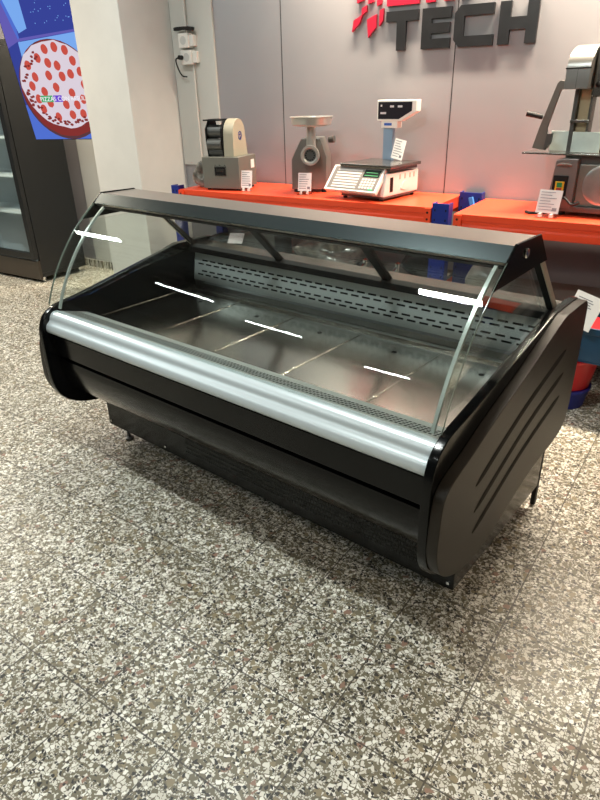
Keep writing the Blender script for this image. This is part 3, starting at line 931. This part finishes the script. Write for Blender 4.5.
tag(cbl.build('cable', M_RUBBER), 'thin black cable lying on the floor beside the navy bucket', 'cable')

# ------------------------------------------------------------------ fridge at the left
fg = thing('display_fridge', 'tall black glass door display fridge at the left', 'fridge', (-5.225, 3.55, 0))
fb = MB()
fb.box(-1.3, 0, .05, .57, .05, .09).box(-1.3, 0, .05, .57, 2.0, 2.05).box(-.03, 0, .05, .57, .09, 2.0).box(-1.3, -1.27, .05, .57, .09, 2.0).box(-1.27, -.03, .54, .57, .09, 2.0)
fb.build('cabinet', M_FRIDGE, fg, bevel=.003)
MB().box(-1.3, -.001, .02, .05, .03, .21).build('kick_panel', mat('kick_dark', (58, 50, 42), .3), fg, bevel=.003)
dr = MB()
dr.box(-.65, -.59, 0, .045, .225, 2.05).box(-.055, 0, 0, .045, .225, 2.05).box(-.59, -.055, 0, .045, .225, .285).box(-.59, -.055, 0, .045, 1.99, 2.05)
d1_ = dr.build('door', M_FRIDGE, fg, bevel=.003)
MB().box(-.59, -.055, .015, .03, .285, 1.99).build('door_glass', M_GLASS, d1_)
dr = MB()
dr.box(-1.3, -1.24, 0, .045, .225, 2.05).box(-.715, -.655, 0, .045, .225, 2.05).box(-1.24, -.715, 0, .045, .225, .285).box(-1.24, -.715, 0, .045, 1.99, 2.05)
d2_ = dr.build('door', M_FRIDGE, fg, bevel=.003)
MB().box(-1.24, -.715, .015, .03, .285, 1.99).build('door_glass', M_GLASS, d2_)
M_IN = mat('fridge_inside', (196, 206, 212), .45)
MB().box(-1.265, -.035, .5, .535, .095, 1.995).box(-.045, -.032, .06, .5, .095, 1.995).box(-1.268, -1.255, .06, .5, .095, 1.995).box(-1.25, -.05, .06, .5, .095, .11).build('interior', M_IN, fg)
for z in (.62, .95, 1.28, 1.6):
    MB().box(-1.25, -.05, .10, .48, z, z + .012).build('shelf', M_IN, fg)
li = bpy.data.lights.new('fridge_fill_light', 'AREA')  # unseen area light added to brighten the interior
li.shape = 'RECTANGLE'
li.size, li.size_y, li.energy = 1.1, .04, 9
lo = bpy.data.objects.new('fridge_fill_light', li)
C.objects.link(lo)
lo.parent = fg
lo.location = (-.65, .09, 1.985)
lo.rotation_euler = (math.radians(12), 0, 0)
for x in (-1.25, -.05):
    for y in (.09, .52):
        MB().cyl((x, y, 0), (x, y, .05), .02, n=14).build('foot', M_CHROME, fg)

# ------------------------------------------------------------------ television showing a pizza
tv = thing('television', 'wall hung upright television showing a pizza beside the pillar', 'television', (-5.03, 3.68, 1.275), .349)
TL = Matrix.Rotation(math.radians(11), 4, 'X')
W_, H_ = .665, 1.10
MB().box(0, W_, 0, .04, 0, H_, T=TL).build('casing', M_BLACKM, tv, bevel=.004)
MB().box(W_ * .35, W_ * .65, .04, .10, .5, .9, T=TL).box(W_ * .45, W_ * .55, .09, .24, .6, .8, T=TL).build('wall_mount', M_BLACKM, tv)


def emis(name, rgb, s=1.0):
    m = bpy.data.materials.new(name); m.use_nodes = True
    nt = m.node_tree; nt.nodes.clear()
    o = nt.nodes.new('ShaderNodeOutputMaterial'); e = nt.nodes.new('ShaderNodeEmission')
    e.inputs[0].default_value = (*lin(rgb), 1); e.inputs[1].default_value = s
    nt.links.new(e.outputs[0], o.inputs[0])
    return m


E_ = [emis('screen_blue', (84, 116, 214)), emis('screen_navy', (58, 70, 156)), emis('screen_light', (126, 176, 246)), emis('screen_cheese', (226, 214, 226)),
      emis('screen_pepperoni', (206, 84, 72)), emis('screen_crust', (136, 52, 50)), emis('screen_purple', (104, 96, 184)), emis('screen_wood', (92, 60, 66))]
sm = MB()
lay = [0]


def flat(poly, mi, d=None):
    lay[0] += 1
    y = -.0005 - (lay[0] if d is None else d) * .00002
    sm.add([TL @ Vector((x, y, z)) for x, z in poly], [tuple(range(len(poly)))], mi)


def disc(x, z, rx, rz, mi, n=18, wob=0, seed=0):
    rnd = random.Random(seed)
    flat([(x + rx * (1 + rnd.uniform(-wob, wob)) * math.cos(2 * PI * k / n), z + rz * (1 + rnd.uniform(-wob, wob)) * math.sin(2 * PI * k / n)) for k in range(n)], mi)


flat([(.006, .006), (W_ - .006, .006), (W_ - .006, H_ - .006), (.006, H_ - .006)], 0)
flat([(.13, .74), (W_ - .006, .80), (W_ - .006, H_ - .006), (.13, H_ - .006)], 1)
flat([(.14, .80), (.22, .83), (.22, H_ - .006), (.06, H_ - .006)], 2)
flat([(.006, .70), (.12, .74), (.04, H_ - .006), (.006, H_ - .006)], 6)
flat([(.12, .745), (W_ - .006, .80), (W_ - .006, .815), (.12, .765)], 6)
flat([(.006, .28), (.09, .28), (.11, .745), (.006, .70)], 1)
flat([(.09, .28), (W_ - .006, .28), (W_ - .006, .795), (.11, .74)], 2)
PX, PZ = .37, .39
disc(PX, PZ - .01, .36, .375, 7, 40)
disc(PX, PZ, .352, .362, 5, 40, .012, 3)
disc(PX, PZ + .03, .342, .325, 3, 40, .02, 5)
rnd = random.Random(8)
pos = []
tries = 0
while len(pos) < 27 and tries < 4000:
    tries += 1
    a, r_ = rnd.uniform(0, 2 * PI), math.sqrt(rnd.random())
    x, z = PX + .295 * r_ * math.cos(a), PZ + .045 + .27 * r_ * math.sin(a)
    if x < W_ - .05 and all(math.hypot(x - q[0], z - q[1]) > .078 for q in pos):
        pos.append((x, z))
for k, (x, z) in enumerate(pos):
    disc(x, z, .029, .036, 4, 14, .06, k)
for k in range(70):
    a = rnd.uniform(PI * 1.02, PI * 1.98) if k < 50 else rnd.uniform(PI * .5, 1.5 * PI)
    r_ = rnd.uniform(.84, 1.0)
    x, z = PX + .325 * r_ * math.cos(a), PZ + .02 + .30 * r_ * math.sin(a)
    if x < W_ - .03:
        disc(x, z, .014, .010, 5, 8, .3, 200 + k)
for k in range(26):
    disc(rnd.uniform(.24, W_ - .05), rnd.uniform(.84, 1.06), .004, .004, 2, 6, .1, 300 + k)
# everything past the panel edge is cut away
sm.v = [tuple(TL @ Vector((min(max(p.x, .004), W_ - .004), p.y, max(p.z, .004)))) for p in (TL.inverted() @ Vector(q) for q in sm.v)]
screen = sm.build('screen', E_, tv)
cap_y = -.0031
def capq(x0, x1, z0, z1, m, name):
    o = MB()
    o.add([TL @ Vector(p) for p in ((x0, cap_y, z0), (x1, cap_y, z0), (x1, cap_y, z1), (x0, cap_y, z1))], [(0, 1, 2, 3)])
    return o.build(name, m, tv)
capq(.17, .28, .30, .35, emis('cap_green', (70, 176, 110)), 'caption_highlight')
capq(.287, .365, .30, .35, emis('cap_purple', (112, 70, 214)), 'caption_highlight')
text_obj('caption', 'PIZZAS CON RESULTADO', .047, emis('cap_white', (250, 248, 255)), tv, TL @ Matrix.Translation((.16, -.0045, .308)) @ Matrix.Rotation(PI / 2, 4, 'X'))

# ------------------------------------------------------------------ lettering on the wall
sign = thing('wall_sign', 'raised black and red lettering on the panelled wall', 'sign', (-1.98, WY, 1.823))
H = .222
def X_(x): return x + 1.98
def let(name, polys, m=M_LOGO):
    b = MB()
    for p in polys:
        b.prism([(X_(x), z) for x, z in p], 'y', -.022, -.0005)
    return b.build(name, m, sign)
st_ = .058
let('letter', [[(-1.985, H), (-1.985, H - st_), (-1.765, H - st_), (-1.765, H)], [(-1.91, H - st_), (-1.91, 0), (-1.847, 0), (-1.847, H - st_)]])
let('letter', [[(-1.738, 0), (-1.738, H), (-1.675, H), (-1.675, 0)], [(-1.675, H), (-1.675, H - st_), (-1.55, H - st_), (-1.55, H)], [(-1.675, .085), (-1.675, .14), (-1.555, .14), (-1.555, .085)], [(-1.675, 0), (-1.675, .055), (-1.548, .055), (-1.548, 0)]])
let('letter', [[(-1.49, 0), (-1.525, .04), (-1.525, H - .04), (-1.49, H), (-1.465, H), (-1.465, 0)], [(-1.465, H), (-1.465, H - st_), (-1.285, H - st_), (-1.285, H)], [(-1.465, 0), (-1.465, st_), (-1.28, st_), (-1.28, 0)]])
let('letter', [[(-1.25, 0), (-1.25, H), (-1.185, H), (-1.185, 0)], [(-1.09, 0), (-1.09, H), (-1.025, H), (-1.025, 0)], [(-1.185, .075), (-1.185, .14), (-1.09, .14), (-1.09, .075)]])
# red upper row, of which the picture shows the lower edge
let('red_letter', [[(-1.985, H + .03), (-1.985, H + .11), (-1.765, H + .11), (-1.765, H + .03)]], M_RED)
for x0, x1 in ((-1.72, -1.66), (-1.60, -1.54), (-1.50, -1.44)):
    let('red_letter', [[(x0, H + .03), (x0, H + .11), (x1, H + .11), (x1, H + .03)]], M_RED)
let('red_mark', [[(-2.235, .125), (-2.18, .17), (-2.16, .22), (-2.225, .19)]], M_RED)
let('red_mark', [[(-2.115, .085), (-2.06, .14), (-2.058, .215), (-2.125, .19)]], M_RED)
let('red_mark', [[(-2.035, .145), (-2.008, .18), (-2.008, .245), (-2.035, .235)]], M_RED)
let('red_mark', [[(-2.165, .215), (-2.13, .235), (-2.128, .27), (-2.165, .255)]], M_RED)
let('red_mark', [[(-2.20, .285), (-2.15, .30), (-2.15, .39), (-2.20, .375)]], M_RED)
let('red_mark', [[(-2.12, .275), (-2.08, .285), (-2.08, .35), (-2.12, .34)]], M_RED)
let('red_mark', [[(-2.055, .26), (-2.025, .27), (-2.025, .31), (-2.055, .30)]], M_RED)

# ------------------------------------------------------------------ sockets on the pale board
b = MB().box(-5.22, -4.365, WY - .012, WY - .001, .076, CEIL)  # paler sheet over the panels, its colour standing in for light on the wall
tag(b.build('trim_7', M_STRIP), 'pale cladding added over the wall panels to brighten them below the television', 'cladding', kind='structure')
sk = thing('socket_box', 'white twin socket box with plug on pale board beside pillar', 'socket', (-3.68, WY - .02, 1.86))
bx = MB().box(-.055, .045, -.06, 0, .065, .165).build('upper_socket', M_WHITE, sk, bevel=.006)
MB().cyl((-.005, -.061, .115), (-.005, -.0595, .115), .03, n=20).build('socket_face', mat('socket_grey', (196, 194, 190), .5), bx)
bx2 = MB().box(-.05, .06, -.055, 0, -.05, .05).build('lower_socket', M_WHITE, sk, bevel=.006)
MB().cyl((.01, -.056, .0), (.01, -.054, .0), .03, n=20).build('socket_face', mat('socket_grey2', (196, 194, 190), .5), bx2)
MB().box(.045, .085, -.045, 0, .075, .15).box(.06, .10, -.04, 0, -.04, .04).build('junction_box', M_WHITE, sk, bevel=.005)
MB().cyl((-.035, -.055, .0), (-.035, -.09, .0), .016, n=14).build('plug', M_RUBBER, sk)
MB().tube(crom([(-.035, -.088, 0), (-.075, -.085, -.015), (-.075, -.07, -.07), (-.055, -.05, -.125), (-.02, -.03, -.135)], 5), .006, 8).build('plug_cable', M_RUBBER, sk)
MB().tube([(-.0, -.02, .165), (-.0, -.02, CEIL - 1.86)], .012, 10).build('conduit', M_STRIP, sk)
MB().tube([(.045, -.02, -.05), (.045, -.02, -.75)], .010, 10).build('conduit', M_STRIP, sk)
rt_ = MB().prism(crom([(-.09, .0), (-.08, .012), (0, .014), (.09, .008), (.10, -.005), (.08, -.02), (0, -.008), (-.08, -.012)], 3, True), 'y', -.062, -.035)
tag(rt_.build('charger', M_RUBBER, loc=(-3.68, WY - .02, 2.054)), 'slim black charger lying on top of the white socket box', 'charger')
